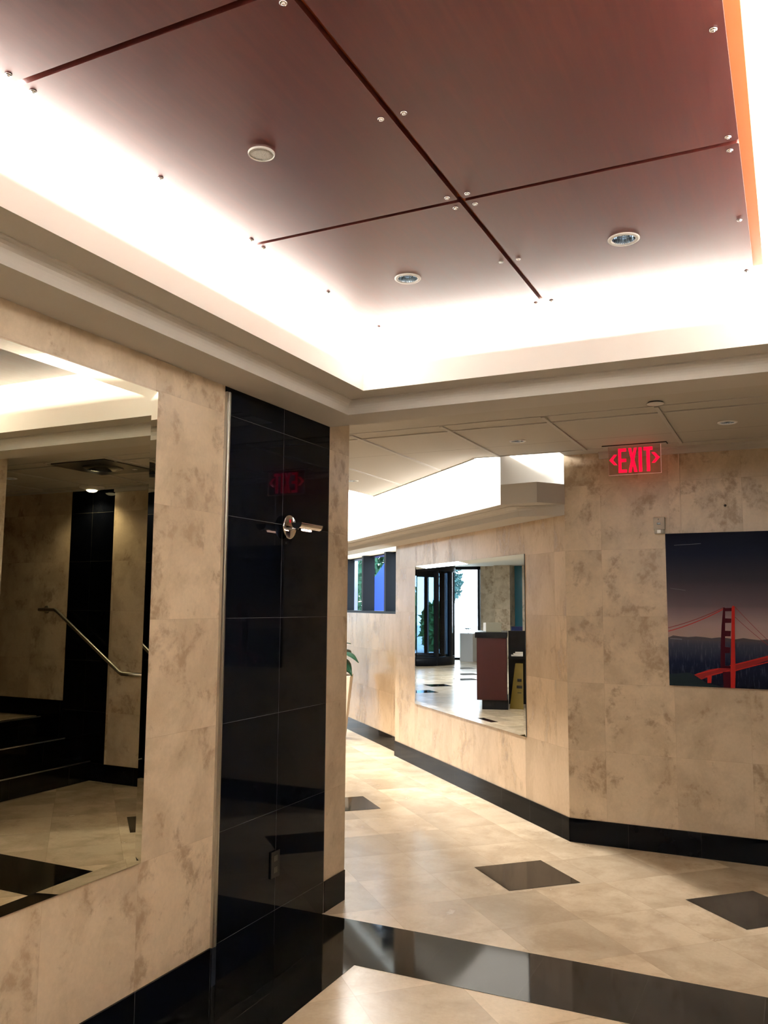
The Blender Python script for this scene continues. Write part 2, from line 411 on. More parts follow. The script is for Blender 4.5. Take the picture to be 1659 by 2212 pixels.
# ------------------------------------------------------------------ hall ceiling
ZC = 2.525
EA = (-1.96, 5.50)      # where the hall ceiling's edge turns diagonal
ed = 1.55
poly = [(XW-.12, 3.80), (4.7, 3.80), (4.7, YP), (-1.355, YP), (-1.355, 5.50), EA, (EA[0]-1.55, EA[1]+1.55), (EA[0]-1.55, 4.0), (XW-.12, 4.0)]
hc = MB(); hc.prism(poly, ZC, ZC+.03)
struct('ceiling', hc, tile_ceiling, lambda p: ((p.x+.585)/.59, (p.y-4.565)/.578))
bars = MB()
for k in range(-4, 8):
    x = -.585+.5905*k
    if x < -3.5: continue
    if x < -2.2: y1 = min(5.48+(EA[0]-x)-.02, 8.5)
    else: y1 = 5.475
    y0 = 4.41 if x > -2.0 else 4.43
    if x > .05: y1 = 5.47
    bars.box((x-.010, y0, ZC-.008), (x+.010, y1, ZC))
# perimeter step and front frame line
bars.box((-2.36, 4.405, ZC-.003), (4.5, 4.411, ZC)); bars.box((-2.9, 4.556, ZC-.006), (4.5, 4.574, ZC))
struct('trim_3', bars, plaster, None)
lp = MB()
lp.box((-1.96, 5.470, ZC-.004), (4.5, 5.482, ZC))
lp.box((-1.12, YP-.022, 2.483), (1.06, YP, 2.512)); lp.box((-1.12, YP-.040, 2.512), (4.5, YP, ZC))
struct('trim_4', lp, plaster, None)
# thin lip on the diagonal ceiling edge
lp2 = MB().prism([EA, (EA[0]+.012, EA[1]), (EA[0]+.012-ed, EA[1]+ed), (EA[0]-ed, EA[1]+ed)][::-1], ZC-.006, ZC+.05)
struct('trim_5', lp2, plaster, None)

# ------------------------------------------------------------------ lobby cornice along the diagonal wall
cn = MB()
far_d = 11.5
def off_pt(o, d): return dpt(d, -o)
P_ = (-1.352, YP+.006)
L1 = (-1.684, 5.633); Lf = off_pt(.231, far_d)
Af, A_, B_, Pq = off_pt(.395, far_d), (-1.760, 5.485), (-1.496, 5.445), (-1.352, YP+.006)
Wf = dpt(far_d)
zl, zg = 2.12, 2.191
cn.face([(*Wf, zl), (*P_, zl), (*L1, zl), (*Lf, zl)], 0)                 # underside at the wall
cv = [(0, zl), (0, zl+.040), (.05, zl+.052), (.2, zl+.062), (.55, zl+.066), (.55, zg)]
def lerp(a, b, t): return (a[0]+(b[0]-a[0])*t, a[1]+(b[1]-a[1])*t)
lipA = [Lf, L1, P_]; lipB = [off_pt(.285, far_d), lerp(L1, (-1.78, 5.53), .45), (-1.352, YP+.006)]
for (ta, za), (tb, zb) in zip(cv[:-1], cv[1:]):
    for k in range(2):
        ra = [lerp(lipA[i], lipB[i], ta/.55) for i in (k, k+1)]; rb = [lerp(lipA[i], lipB[i], tb/.55) for i in (k, k+1)]
        cn.face([(*ra[0], za), (*ra[1], za), (*rb[1], zb), (*rb[0], zb)], 0)
cn.face([(*lipB[0], zg), (*lipB[1], zg), (*A_, zg), (*Af, zg)], 0)
cn.face([(*lipB[1], zg), (*lipB[2], zg), (*Pq, zg), (*B_, zg), (*A_, zg)], 0)
zb = 2.328
cn.face([(*A_, zg), (*B_, zg), (*B_, zb), (*A_, zb)], 0)
cn.face([(*B_, zg), (*Pq, zg), (*Pq, zb), (*B_, zb)], 0)
cn.face([(*A_, zb), (*B_, zb), (*Pq, zb), (*P_, zb), (-1.70, 5.72, zb)], 0)
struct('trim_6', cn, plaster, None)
rw = MB()
rw.face([(*Af, zg), (*A_, zg), (*A_, 3.12), (*Af, 3.12)])
rw.face([(-1.762, 5.49, zb), (-1.36, 5.80, zb), (-1.36, 5.80, 3.12), (-1.762, 5.49, 3.12)])
rw.face([(-1.3598, 5.36, 2.556), (-1.3598, 5.85, 2.556), (-1.3598, 5.85, 3.12), (-1.3598, 5.36, 3.12)])
rw.face([(-1.36, 5.36, 2.556), (-2.0, 5.36, 2.556), (-2.0, 5.36, 3.12), (-1.36, 5.36, 3.12)])
rw.box((-3.53, 4.0, 2.556), (-3.50, 6.6, 3.12))
rw.prism([(-9.0, 4.0), (-1.2, 4.0), (-1.2, 5.9), (-9.0, 13.7)][::1], 3.12, 3.18)
rw.box((-9.05, 4.0, 2.65), (-9.0, 14.0, 3.12))
rw.box((-18.9, 4.0, 2.65), (-9.0, 17.4, 2.72))
struct('ceiling_lobby', rw, white_plaster, None)

# ------------------------------------------------------------------ strip window in the recessed wall
win = MB()
def dbox(mb, d0, d1, o0, o1, z0, z1, mi=0):
    mb.prism([dpt(d0, o0), dpt(d0, o1), dpt(d1, o1), dpt(d1, o0)][::1], z0, z1, mi)
dbox(win, JD, 8.6, RO-.004, .30, 1.420, 1.447)
dbox(win, JD, 8.6, RO+.10, .30, 2.085, 2.10)
for d in (JD-.02, 3.865, 4.675, 5.485, 6.295, 7.105, 7.915): dbox(win, d, d+.055, RO+.004, RO+.150, 1.447, 2.098)
w1 = struct('window_1', win, black_metal, None)
pane = MB(); dbox(pane, JD, 8.6, RO+.135, RO+.141, 1.447, 2.09)
struct('window_1_pane', pane, glass, None)

# ------------------------------------------------------------------ stairs and landing at the right end of the hall
stp = MB()
for x, z in ((1.222, .167), (1.527, .337), (1.832, .505)):
    stp.box((x, 4.012, 0 if z < .2 else z-.17), (4.6, YP-.002, z-.022)); stp.box((x-.012, 4.012, z-.022), (4.6, YP-.002, z))
stairs = struct('stairs', stp, granite_floor, lambda p: (p.y/.6, .5))
nos = MB()
for x, z in ((1.222, .167), (1.527, .337), (1.832, .505)): nos.box((x-.016, 4.02, z-.007), (x-.008, YP-.01, z+.002))
struct('trim_7', nos, steel, None)
ld = MB().box((1.87, 4.02, .5055), (4.59, YP-.01, .508)); struct('floor_landing', ld, trav_floor, uvfloor)
board('baseboard_stairs', (1.572, YP), (1.86, YP), 1, 0, .655)
board('baseboard_landing', (1.86, YP), (4.6, YP), 1, .505, .655)

# ------------------------------------------------------------------ floating ceiling panels
XC, GAP = -.872, .0085
ys = [3.340, 2.3485, 1.3425, .3365, -.6695]
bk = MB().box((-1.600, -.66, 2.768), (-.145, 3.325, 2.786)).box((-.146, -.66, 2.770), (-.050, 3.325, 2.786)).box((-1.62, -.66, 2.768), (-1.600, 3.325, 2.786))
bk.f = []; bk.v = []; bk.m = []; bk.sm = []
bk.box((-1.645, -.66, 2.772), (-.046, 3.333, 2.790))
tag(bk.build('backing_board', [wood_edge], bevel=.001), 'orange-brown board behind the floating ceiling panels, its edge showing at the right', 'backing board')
def panel_mesh(w, l):
    m = MB(); n = 4; r = .006
    pts = []
    for cx_, cy_, a0 in ((w/2-r, l/2-r, 0), (-w/2+r, l/2-r, PI/2), (-w/2+r, -l/2+r, PI), (w/2-r, -l/2+r, 1.5*PI)):
        for k in range(n+1): a = a0+PI/2*k/n; pts.append((cx_+r*math.cos(a), cy_+r*math.sin(a)))
    m.prism(pts, 0, .018); return m
names = {(0, 0): 'cherry wood ceiling panel with one downlight, nearest the far left corner of the recess',
 (1, 0): 'cherry wood ceiling panel with one downlight beside the glowing right edge',
 (0, 1): 'cherry wood ceiling panel holding the round speaker grille',
 (1, 1): 'large plain cherry wood ceiling panel at upper right, orange-lit along its right edge',
 (0, 2): 'cherry wood ceiling panel cut off by the top left corner of the photo',
 (1, 2): 'cherry wood ceiling panel above the camera in the right column'}
boltm = MB().lathe([(.0, -.0065), (.0035, -.0062), (.0042, -.0045), (.0042, -.0030), (.0072, -.0042), (.0088, -.0022), (.0088, 0.0)], n=18)
for col in (0, 1):
    xa, xb = ((-1.650, XC-GAP), (XC+GAP, -.079))[col]
    for row in range(4):
        yb, ya = ys[row]-(0 if row == 0 else GAP), ys[row+1]+GAP
        w, l = xb-xa, yb-ya; c = ((xa+xb)/2, (ya+yb)/2, 2.750)
        lab = names.get((col, row), 'cherry wood ceiling panel behind the camera, %s column' % ('left', 'right')[col])
        if row == 3: lab = 'cherry wood ceiling panel farthest back overhead in the %s column' % ('left', 'right')[col]
        t = thing('wood_panel', lab, 'ceiling panel', c, 'cherry wood panels of the floating ceiling')
        b = panel_mesh(w, l).build('board', wood); b.parent = t
        for sx in (-1, 1):
            for fy in (-1, 0, 1):
                bo = boltm.build('bolt', chrome); bo.parent = t
                bo.location = (sx*(w/2-.024), fy*(l/2-.028), -.0002)

# ------------------------------------------------------------------ downlights, speaker, small ceiling fittings
lamp_glow = plain('lamp_lens', (.8, .9, 1), .4, emit=1.6, ecol=(.75, .88, 1))
bright_lens = plain('bright_lens', (1, .9, .7), .4, emit=16, ecol=(1, .84, .55))
dull_refl = plain('reflector', (.55, .62, .68), .09, 1)
def downlight(label, loc, r=.051, depth=.06, group='recessed downlights'):
    t = thing('downlight', label, 'downlight', loc, group)
    MB().lathe([(r*.74, .002), (r*.74, -.003), (r*.80, -.005), (r*.94, -.0045), (r, -.002), (r, .001)], n=48, cap=False).build('trim_ring', white_metal).parent = t
    m = MB(); n = 64; rows = []
    for zz, rr in ((-.001, r*.74), (depth*.35, r*.66), (depth*.75, r*.5), (depth, r*.25)):
        rows.append([(rr*(1+.025*math.cos(k*PI))*math.cos(2*PI*k/n), rr*(1+.025*math.cos(k*PI))*math.sin(2*PI*k/n), zz) for k in range(n)])
    m.grid(rows, 0, False, close=True).build('reflector', dull_refl).parent = t
    MB().lathe([(.0, depth*.25), (r*.16, depth*.30), (r*.2, depth*.5), (r*.2, depth), (0, depth)], n=20).build('bulb', lamp_glow).parent = t
    return t
def cut_holes(o, spots):
    """round openings for the fittings, cut for real"""
    for (x, y, z0, z1, r) in spots:
        c = MB().lathe([(r, z0), (r, z1)], c=(x, y, 0), n=40).build('opening', white_metal)
        m = o.modifiers.new('cut', 'BOOLEAN'); m.operation = 'DIFFERENCE'; m.solver = 'EXACT'; m.object = c
        bpy.context.view_layer.update()
        ev = o.evaluated_get(bpy.context.evaluated_depsgraph_get()); me = bpy.data.meshes.new_from_object(ev)
        o.modifiers.remove(m); o.data = me; bpy.data.objects.remove(c)
for o in [x for x in C.objects if x.name.startswith('board') and 'label' not in x.keys() and x.parent and abs(x.parent.location.y-2.84) < .1]:
    cx_ = -1.277 if o.parent.location.x < -1 else -.467; cy_ = 2.851 if cx_ < -1 else 2.84
    me = o.data.copy(); o.data = me
    cut_holes(o, [(cx_, cy_, 2.70, 2.85, .040)])
cut_holes(bpy.data.objects['backing_board'], [(-1.277, 2.851, 2.70, 2.85, .041), (-.467, 2.84, 2.70, 2.85, .041)])
cut_holes(bpy.data.objects['ceiling'], [(-1.494, 5.009, 2.4, 2.7, .040), (-.283, 4.962, 2.4, 2.7, .040), (1.479, 4.87, 2.4, 2.7, .040), (-3.222, 6.091, 2.4, 2.7, .040)])
downlight('round recessed downlight in the wood panel near the far left ceiling corner', (-1.277, 2.851, 2.7495), .051, .07)
downlight('round recessed downlight in the wood panel nearest the right edge of the photo', (-.467, 2.84, 2.7495), .053, .07)
downlight('small recessed downlight in the hallway ceiling left of the exit sign', (-1.494, 5.009, ZC-.001), .052, .06)
downlight('dim recessed downlight in the hallway ceiling right of the exit sign', (-.283, 4.962, ZC-.001), .052, .06)
downlight('recessed downlight in the hallway ceiling above the foot of the stairs', (1.479, 4.87, ZC-.001), .052, .06)
downlight('recessed downlight beside the bright lobby recess, half hidden by the pillar', (-3.222, 6.091, ZC-.001), .052, .06)
t = thing('speaker', 'round pale speaker grille in the wood ceiling panel', 'speaker', (-1.279, 1.857, 2.750))
MB().lathe([(.034, -.001), (.0345, -.005), (.0365, -.0055), (.0375, -.003), (.0375, .001)], n=48, cap=False).build('bezel', white_metal).parent = t
gm, gnt, gb = newmat('speaker_mesh'); gg = N(gnt); vt = gnt.nodes.new('ShaderNodeTexVoronoi'); vt.inputs['Scale'].default_value = 700
gnt.links.new(gnt.nodes.new('ShaderNodeTexCoord').outputs['Object'], vt.inputs['Vector'])
gnt.links.new(gg.mix(gg.smooth(vt.outputs[0], .25, .45), (.2, .2, .19, 1), (.62, .62, .6, 1)), gb.inputs['Base Color']); gb.inputs['Roughness'].default_value = .6
MB().lathe([(0, -.0035), (.02, -.0035), (.0345, -.0028), (.0345, -.001)], n=48).build('grille', gm).parent = t
t = thing('smoke_detector', 'flat round white ceiling disc above the exit sign, dark gap round its rim', 'ceiling disc', (-.578, 4.330, ZC))
MB().lathe([(.0, -.012), (.030, -.012), (.040, -.009), (.042, -.006), (.040, -.005)], n=40).build('cover', white_metal).parent = t
MB().lathe([(.036, -.006), (.036, 0)], n=32).build('base', gap_shade_black).parent = t
# bright washer close to the granite bay of the picture wall
t = thing('washer_light', 'glowing ceiling lamp close to the black granite beside the stairs, seen in the mirror', 'ceiling light', (1.225, 5.515, 2.49))
MB().lathe([(.11, .034), (.105, .022), (.07, .010), (.052, .004)], n=40).build('canopy', white_metal).parent = t
MB().lathe([(0, -.014), (.025, -.012), (.042, -.004), (.046, .004)], n=40).build('lens', bright_lens).parent = t
spot = bpy.data.lights.new('washer_glow', 'SPOT'); spot.energy = 22; spot.color = (1, .83, .55); spot.spot_size = 2.4; spot.spot_blend = .6; spot.shadow_soft_size = .04
so_ = bpy.data.objects.new('washer_glow', spot); C.objects.link(so_); so_.location = (1.225, 5.50, 2.465)
# black ceiling panel with dome
t = thing('dome_panel', 'black square ceiling panel with a glossy round dome, seen in the left mirror', 'ceiling panel', (.345, 4.735, ZC-.002))
m = MB(); a = .275
m.prism([(-a, -a), (a, -a), (a, a), (-a, a)], -.006, .0).build('plate', plain('black_panel', (.035, .033, .03), .3)).parent = t
MB().lathe([(.15, -.006), (.140, -.012), (.115, -.020), (.08, -.026), (.04, -.029), (0, -.030)], n=40).build('dome', plain('dome_black', (.05, .05, .045), .12)).parent = t
MB().box((-.19, .13, -.009), (-.16, .16, -.006)).build('sticker', white_metal).parent = t

# ------------------------------------------------------------------ mirrors (flat face, bevelled edge)
def wall_mirror(label, P0, P1, z0, z1, mat, n_out, off, bw=.032, tilt=.046):
    """P0->P1 along the wall; n_out points into the room"""
    a = Vector((*P0, 0)); b = Vector((*P1, 0)); d = (b-a).normalized(); n = Vector(n_out).normalized(); L = (b-a).length
    def P(u, z, o): q = a+d*u+n*(off+o); return (q.x, q.y, z)
    T = .0068; E = T+bw*math.tan(tilt)
    t = thing('mirror', label, 'mirror', tuple((a+b)/2+Vector((0, 0, (z0+z1)/2))))
    W = parent_world(t)
    g = MB(); g.face([P(bw, z0+bw, T), P(L-bw, z0+bw, T), P(L-bw, z1-bw, T), P(bw, z1-bw, T)])
    g.build('glass_face', mat, t)
    bv = MB()
    I = [(bw, z0+bw), (L-bw, z0+bw), (L-bw, z1-bw), (bw, z1-bw)]; O = [(0, z0), (L, z0), (L, z1), (0, z1)]
    for k in range(4):
        j = (k+1) % 4; bv.face([P(*O[k], E), P(*O[j], E), P(*I[j], T), P(*I[k], T)])
    bv.build('bevelled_edge', mat, t)
    sd = MB()
    for k in range(4):
        j = (k+1) % 4; sd.face([P(*O[k], 0), P(*O[j], 0), P(*O[j], E), P(*O[k], E)])
    sd.face([P(*O[k], 0) for k in range(4)])
    sd.build('rim', mirror_edge, t)
wall_mirror('large left wall mirror beside the black pillar, with steps and a handrail in it', (XW, .735), (XW, 2.456), .585, 2.302, mirror_m, (1, 0, 0), .0)
wall_mirror('smaller mirror on the diagonal far wall with the bright lobby door in it', dpt(.558), dpt(2.735), .577, 1.889, mirror_far_m, (-S, -S, 0), .0, tilt=-.03)

# ------------------------------------------------------------------ wall lamp on the granite
XG = XW
tube_m = plain('lamp_tube', (1, .8, .7), .4, emit=14, ecol=(1, .62, .48))
YL, ZL, XL = 3.385, 1.868, -2.045
t = thing('sconce', 'chrome wall lamp with a half-round shade on the black granite pillar', 'wall lamp', (XG, YL, ZL))
R90 = Matrix.Rotation(PI/2, 4, 'Y')
MB().lathe([(.030, 0), (.030, .012), (.026, .016), (0, .016)], n=32, M=R90, c=(XG, YL, ZL)).build('mounting_boss', chrome, t)
MB().lathe([(.0, .016), (.052, .016), (.0555, .018), (.0565, .021), (.0555, .024), (.052, .0255), (.0, .0255)], n=56, M=R90, c=(XG, YL, ZL)).build('backplate', chrome, t)
MB().tube([(XG+.025, YL-.01, ZL-.010), (XL-.03, YL-.01, ZL-.010), (XL-.008, YL-.02, ZL-.002)], .0065).build('arm', chrome, t)
sh = MB(); y0, y1 = 3.325, 3.520
yc = lambda k: PI+PI*k/20
rad = .026
rows = []
for yy in (y0, y1):
    rows.append([(XL+rad*math.cos(yc(k)), yy, ZL+.013+rad*1.05*math.sin(yc(k))) for k in range(21)])
sh.grid(rows, 0, True)
sh.grid([[(XL+.9*rad*math.cos(yc(k)), yy, ZL+.013+.93*rad*1.05*math.sin(yc(k))) for k in range(21)] for yy in (y0, y1)], 0, True)
sh.face([(XL-rad, y0, ZL+.013), (XL+rad, y0, ZL+.013), (XL+rad, y1, ZL+.013), (XL-rad, y1, ZL+.013)])
sh.face([(XL-rad*.97, y0, ZL+.013), (XL+rad*.97, y0, ZL+.013), (XL+rad*.97, y1, ZL+.013), (XL-rad*.97, y1, ZL+.013)])
sh.build('lamp_shade', chrome, t)
for yy, dy in ((y0-.004, .004), (y1, .004)):
    ec = MB(); pts = [(XL+rad*1.03*math.cos(yc(k)), ZL+.013+rad*1.08*math.sin(yc(k))) for k in range(21)]
    n_ = len(pts)
    ec.face([(x, yy, z) for x, z in pts]); ec.face([(x, yy+dy, z) for x, z in pts])
    for k in range(n_-1): ec.face([(pts[k][0], yy, pts[k][1]), (pts[k+1][0], yy, pts[k+1][1]), (pts[k+1][0], yy+dy, pts[k+1][1]), (pts[k][0], yy+dy, pts[k][1])])
    ec.build('end_cap', [black_metal], t)
MB().tube([(XL-.002, 3.375, ZL-.0165), (XL-.002, 3.455, ZL-.0165)], .0042).build('lamp_tube', tube_m, t)

# power outlet cover low on the granite
t = thing('power_outlet', 'small dark outlet cover low on the black granite pillar', 'outlet', (XG, 3.345, .35))
MB().box((XG, 3.309, .292), (XG+.007, 3.380, .407)).build('cover_plate', plain('outlet_black', (.006, .006, .006), .2, spec=.15), t, bevel=.0015)
for dz in (.325, .375): MB().box((XG+.0066, 3.329, dz-.013), (XG+.0076, 3.360, dz+.013)).build('socket', black_plastic, t)

# ------------------------------------------------------------------ exit sign
YE = 5.410
t = thing('exit_sign', 'clear edge-lit sign with red EXIT lettering hanging from the hallway ceiling', 'exit sign', (-.86, YE, ZC))
MB().box((-1.058, YE-.020, ZC-.006), (-.664, YE+.055, ZC-.0025)).build('canopy', plaster, t)
MB().box((-1.055, YE-.0235, ZC-.006), (-.664, YE-.020, ZC)).box((-.664, YE-.0235, ZC-.006), (-.660, YE+.04, ZC)).build('shadow_gap', gap_shade_black, t)
sx0, sx1, sz0, sz1 = -1.018, -.700, 2.336, 2.520
MB().box((sx0, YE, sz0), (sx1, YE+.006, sz1)).build('acrylic_sheet', acrylic, t)
edge_m = plain('lit_acrylic_edge', (.9, .6, .55), .3, emit=.25, ecol=(1, .6, .5))
MB().box((sx1, YE-.0005, sz0), (sx1+.002, YE+.0065, sz1-.004)).build('sheet_edge', edge_m, t)
MB().box((sx0-.001, YE-.0005, sz0-.0015), (sx1+.001, YE+.0065, sz0)).build('sheet_edge', edge_m, t)
MB().box((sx0-.0015, YE-.0005, sz0), (sx0, YE+.0065, sz1-.004)).build('sheet_edge', plain('dim_acrylic_edge', (.6, .4, .36), .3), t)
def glyph(name, polys):
    m = MB()
    for pl in polys:
        pts = [(sx0+u*(sx1-sx0), sz0+v*(sz1-sz0)) for u, v in pl]
        n_ = len(pts); a = [(x, YE-.0022, z) for x, z in pts]; b = [(x, YE-.0004, z) for x, z in pts]
        m.face(a); m.face(b)
        for k in range(n_): j = (k+1) % n_; m.face([a[k], a[j], b[j], b[k]])
    m.build(name, red_glow, t)
lo, hi = .065, .905
def R_(u0, u1, v0, v1): return [(u0, v0), (u1, v0), (u1, v1), (u0, v1)]
glyph('letter_e', [[(.192, lo), (.352, lo), (.352, lo+.105), (.248, lo+.105), (.248, .435), (.345, .435), (.345, .545), (.248, .545), (.248, hi-.11), (.348, hi-.11), (.348, hi), (.192, hi)]])
glyph('letter_x', [[(.384, lo), (.440, lo), (.4680, lo+.26), (.496, lo), (.556, lo), (.501, .49), (.552, hi), (.496, hi), (.470, hi-.24), (.444, hi), (.386, hi), (.436, .49)]])
glyph('letter_i', [R_(.584, .646, lo, hi)])
glyph('letter_t', [[(.734, lo), (.796, lo), (.796, hi-.115), (.850, hi-.115), (.850, hi), (.680, hi), (.680, hi-.115), (.734, hi-.115)]])
glyph('arrow', [[(.015, .52), (.108, .345), (.168, .345), (.085, .52), (.168, .705), (.108, .705)]])
glyph('arrow', [[(.985, .52), (.890, .345), (.828, .345), (.912, .52), (.828, .705), (.890, .705)]])

# ------------------------------------------------------------------ alarm strobe, cable, screw
t = thing('alarm_strobe', 'small beige alarm strobe with clear lens beside the corner of the bridge picture', 'alarm strobe', (-.748, YP, 2.03))
MB().box((-.783, YP-.030, 1.998), (-.713, YP, 2.078)).build('housing', plain('beige_plastic', (.55, .50, .42), .45), t, bevel=.003)
MB().box((-.760, YP-.032, 2.030), (-.738, YP-.029, 2.042)).build('sounder_grille', black_plastic, t)
MB().box((-.754, YP-.032, 2.060), (-.748, YP-.029, 2.067)).build('indicator', black_plastic, t)
MB().prism([(-.776, YP-.042), (-.758, YP-.048), (-.736, YP-.048), (-.718, YP-.042), (-.718, YP), (-.776, YP)], 1.972, 1.997).build('lens', plain('strobe_lens', (.5, .5, .47), .3, .3), t, bevel=.003)
tag(MB().box((-.6225, YP-.005, 1.97), (-.6165, YP, 2.485)).build('cable_cover', plain('cable_cover', (.62, .5, .38), .5)), 'thin pale cable cover running from the ceiling down to the bridge picture', 'cable cover')
tag(MB().lathe([(0, .006), (.006, .005), (.008, 0)], n=16, M=Matrix.Rotation(PI/2, 4, 'X'), c=(-.353, YP, 2.138)).build('screw_plug', black_plastic), 'tiny black plug in the stone above the bridge picture', 'wall plug')

# ------------------------------------------------------------------ bridge picture
PX0, PX1, PZ0, PZ1 = -.712, .540, 1.023, 1.970
YF = YP-.032
t = thing('bridge_picture', 'dark unframed print of a red suspension bridge on the travertine wall', 'picture', ((PX0+PX1)/2, YP, PZ0))
def sky_mat():
    m, nt, b = newmat('printed_sky'); g = N(nt)
    uv = nt.nodes.new('ShaderNodeUVMap').outputs[0]; sp = nt.nodes.new('ShaderNodeSeparateXYZ'); nt.links.new(uv, sp.inputs[0])
    col = g.ramp(sp.outputs[1], [(0.0, (.004, .005, .012)), (.16, (.006, .009, .022)), (.27, (.030, .032, .050)), (.302, (.050, .045, .055)), (.310, (.30, .22, .20)), (.40, (.25, .18, .18)), (.52, (.09, .065, .075)), (.68, (.030, .026, .035)), (.86, (.007, .009, .022)), (1.0, (.004, .005, .014))])
    tc = nt.nodes.new('ShaderNodeTexCoord'); nz = g.noise(g.vec('MULTIPLY', tc.outputs['Object'], (30, 30, 4)), 3, 5, .6)
    sea = g.math('LESS_THAN', sp.outputs[1], .30)
    col2 = g.mix(g.math('MULTIPLY', g.math('MULTIPLY', g.smooth(nz, .5, .75), sea), .35), col, (.10, .10, .13, 1))
    nt.links.new(col2, b.inputs['Base Color']); b.inputs['Roughness'].default_value = .35; b.inputs['Specular IOR Level'].default_value = .02; return m
MB().box((PX0, YF, PZ0), (PX1, YP-.004, PZ1)).build('canvas', sky_mat(), t, uv=lambda p: ((p.x-PX0)/(PX1-PX0), (p.z-PZ0)/(PZ1-PZ0)))
pr_red = plain('printed_red', (.30, .018, .015), .35, spec=.02); pr_dark = plain('printed_dark_red', (.035, .004, .008), .35, spec=.02)
pr_hill = plain('printed_hill', (.012, .018, .022), .35, spec=.02); pr_far = plain('printed_far_shore', (.055, .045, .05), .35, spec=.02); pr_cable = plain('printed_cable', (.16, .02, .02), .35, spec=.02)
pr_deck = plain('printed_deck', (.17, .016, .016), .35, spec=.02)
def decal(name, polys, mat, k=1):
    m = MB(); y = YF-.0006*k
    for pl in polys:
        pl = list(pl); n_ = len(pl); a = [(x, y, z) for x, z in pl]; b = [(x, YF, z) for x, z in pl]
        m.face(a)
        for i in range(n_): j = (i+1) % n_; m.face([a[i], a[j], b[j], b[i]])
    return m.build(name, mat, t)
decal('far_shore', [[(PX0, 1.318)]+[(PX0+.03+i*.045, 1.330-.004*(i % 3)-.0009*i+.004*random.random()) for i in range(12)]+[(-.13, 1.322), (-.05, 1.330), (.1, 1.322), (.4, 1.335), (PX1, 1.325), (PX1, 1.305), (-.13, 1.301), (-.45, 1.302), (PX0, 1.310)]], pr_far)
def line(a, b, w): 
    dx, dz = b[0]-a[0], b[1]-a[1]; l = math.hypot(dx, dz); nx, nz = -dz/l*w/2, dx/l*w/2
    return [(a[0]+nx, a[1]+nz), (a[0]-nx, a[1]-nz), (b[0]-nx, b[1]-nz), (b[0]+nx, b[1]+nz)]
decal('headland', [[(PX0, PZ0+.001), (PX0, 1.092), (-.66, 1.098), (-.60, 1.105), (-.572, 1.098), (-.545, 1.075), (-.52, 1.062), (-.49, 1.045), (-.44, 1.035), (-.40, PZ0+.001)]], pr_hill, 1)
def curve(a, b, sag, w, n=10):
    out = []
    P = [(a[0]+(b[0]-a[0])*i/n, a[1]+(b[1]-a[1])*i/n-sag*4*(i/n)*(1-i/n)) for i in range(n+1)]
    for p, q in zip(P[:-1], P[1:]): out.append(line(p, q, w))
    return out
decal('suspension_cable', curve((PX0+.002, 1.378), (-.385, 1.505), .010, .004), pr_cable, 2)
decal('suspension_cable', curve((PX0+.002, 1.357), (-.375, 1.502), .012, .005), pr_red, 2)
decal('suspension_cable', curve((-.320, 1.514), (-.142, 1.313), .004, .0025)+[line((-.142, 1.313), (.05, 1.17), .0025)], pr_cable, 2)
decal('suspension_cable', curve((-.320, 1.450), (-.178, 1.315), .003, .0025)+[line((-.178, 1.315), (-.02, 1.18), .0025)], pr_cable, 2)
decal('deck', [[(-.566, 1.094), (-.48, 1.128), (-.425, 1.139), (-.395, 1.142), (-.33, 1.166), (-.145, 1.224), (.2, 1.32), (.2, 1.29), (-.146, 1.196), (-.331, 1.122), (-.40, 1.112), (-.46, 1.092), (-.524, 1.066)]], pr_deck, 3)
decal('deck_edge', [line((-.55, 1.098), (-.425, 1.134), .006), line((-.36, 1.155), (.2, 1.316), .007), line((-.33, 1.128), (.2, 1.292), .006), line((-.50, 1.085), (-.36, 1.128), .005)], pr_red, 4)
decal('pier', [[(-.490, 1.047), (-.468, 1.047), (-.464, 1.090), (-.489, 1.090)], ], pr_red, 5)
tl = lambda z: -.382-(1.508-z)*.077
decal('tower_shaft', [[(-.384, 1.508), (-.373, 1.505), (-.386, 1.150), (-.412, 1.150), (-.405, 1.30), (-.397, 1.40)]], pr_dark, 5)
for pl_ in [[(-.375, 1.503), (-.335, 1.505), (-.336, 1.485), (-.376, 1.484)], [(-.376, 1.441), (-.340, 1.440), (-.342, 1.414), (-.378, 1.413)], [(-.380, 1.366), (-.345, 1.365), (-.348, 1.333), (-.383, 1.332)], [(-.384, 1.268), (-.352, 1.266), (-.356, 1.232), (-.388, 1.231)], [(-.41, 1.155), (-.355, 1.155), (-.355, 1.14), (-.412, 1.14)], [(-.400, 1.118), (-.357, 1.12), (-.358, PZ0+.001), (-.398, PZ0+.001)]]: decal('tower_brace', [pl_], pr_dark, 5)
decal('tower_shaft', [[(-.336, 1.508), (-.328, 1.520), (-.3185, 1.512), (-.322, 1.40), (-.326, 1.25), (-.328, 1.12), (-.334, PZ0+.001), (-.358, PZ0+.001), (-.356, 1.12), (-.348, 1.27), (-.341, 1.40)]], pr_red, 6)
for pl_ in [line((-.69, 1.625), (-.60, 1.612), .0012), line((-.66, 1.895), (-.50, 1.902), .0012), line((-.70, 1.312), (-.63, 1.309), .0025)]: decal('light_streak', [pl_], plain('printed_white', (.16, .16, .18), .3), 2)

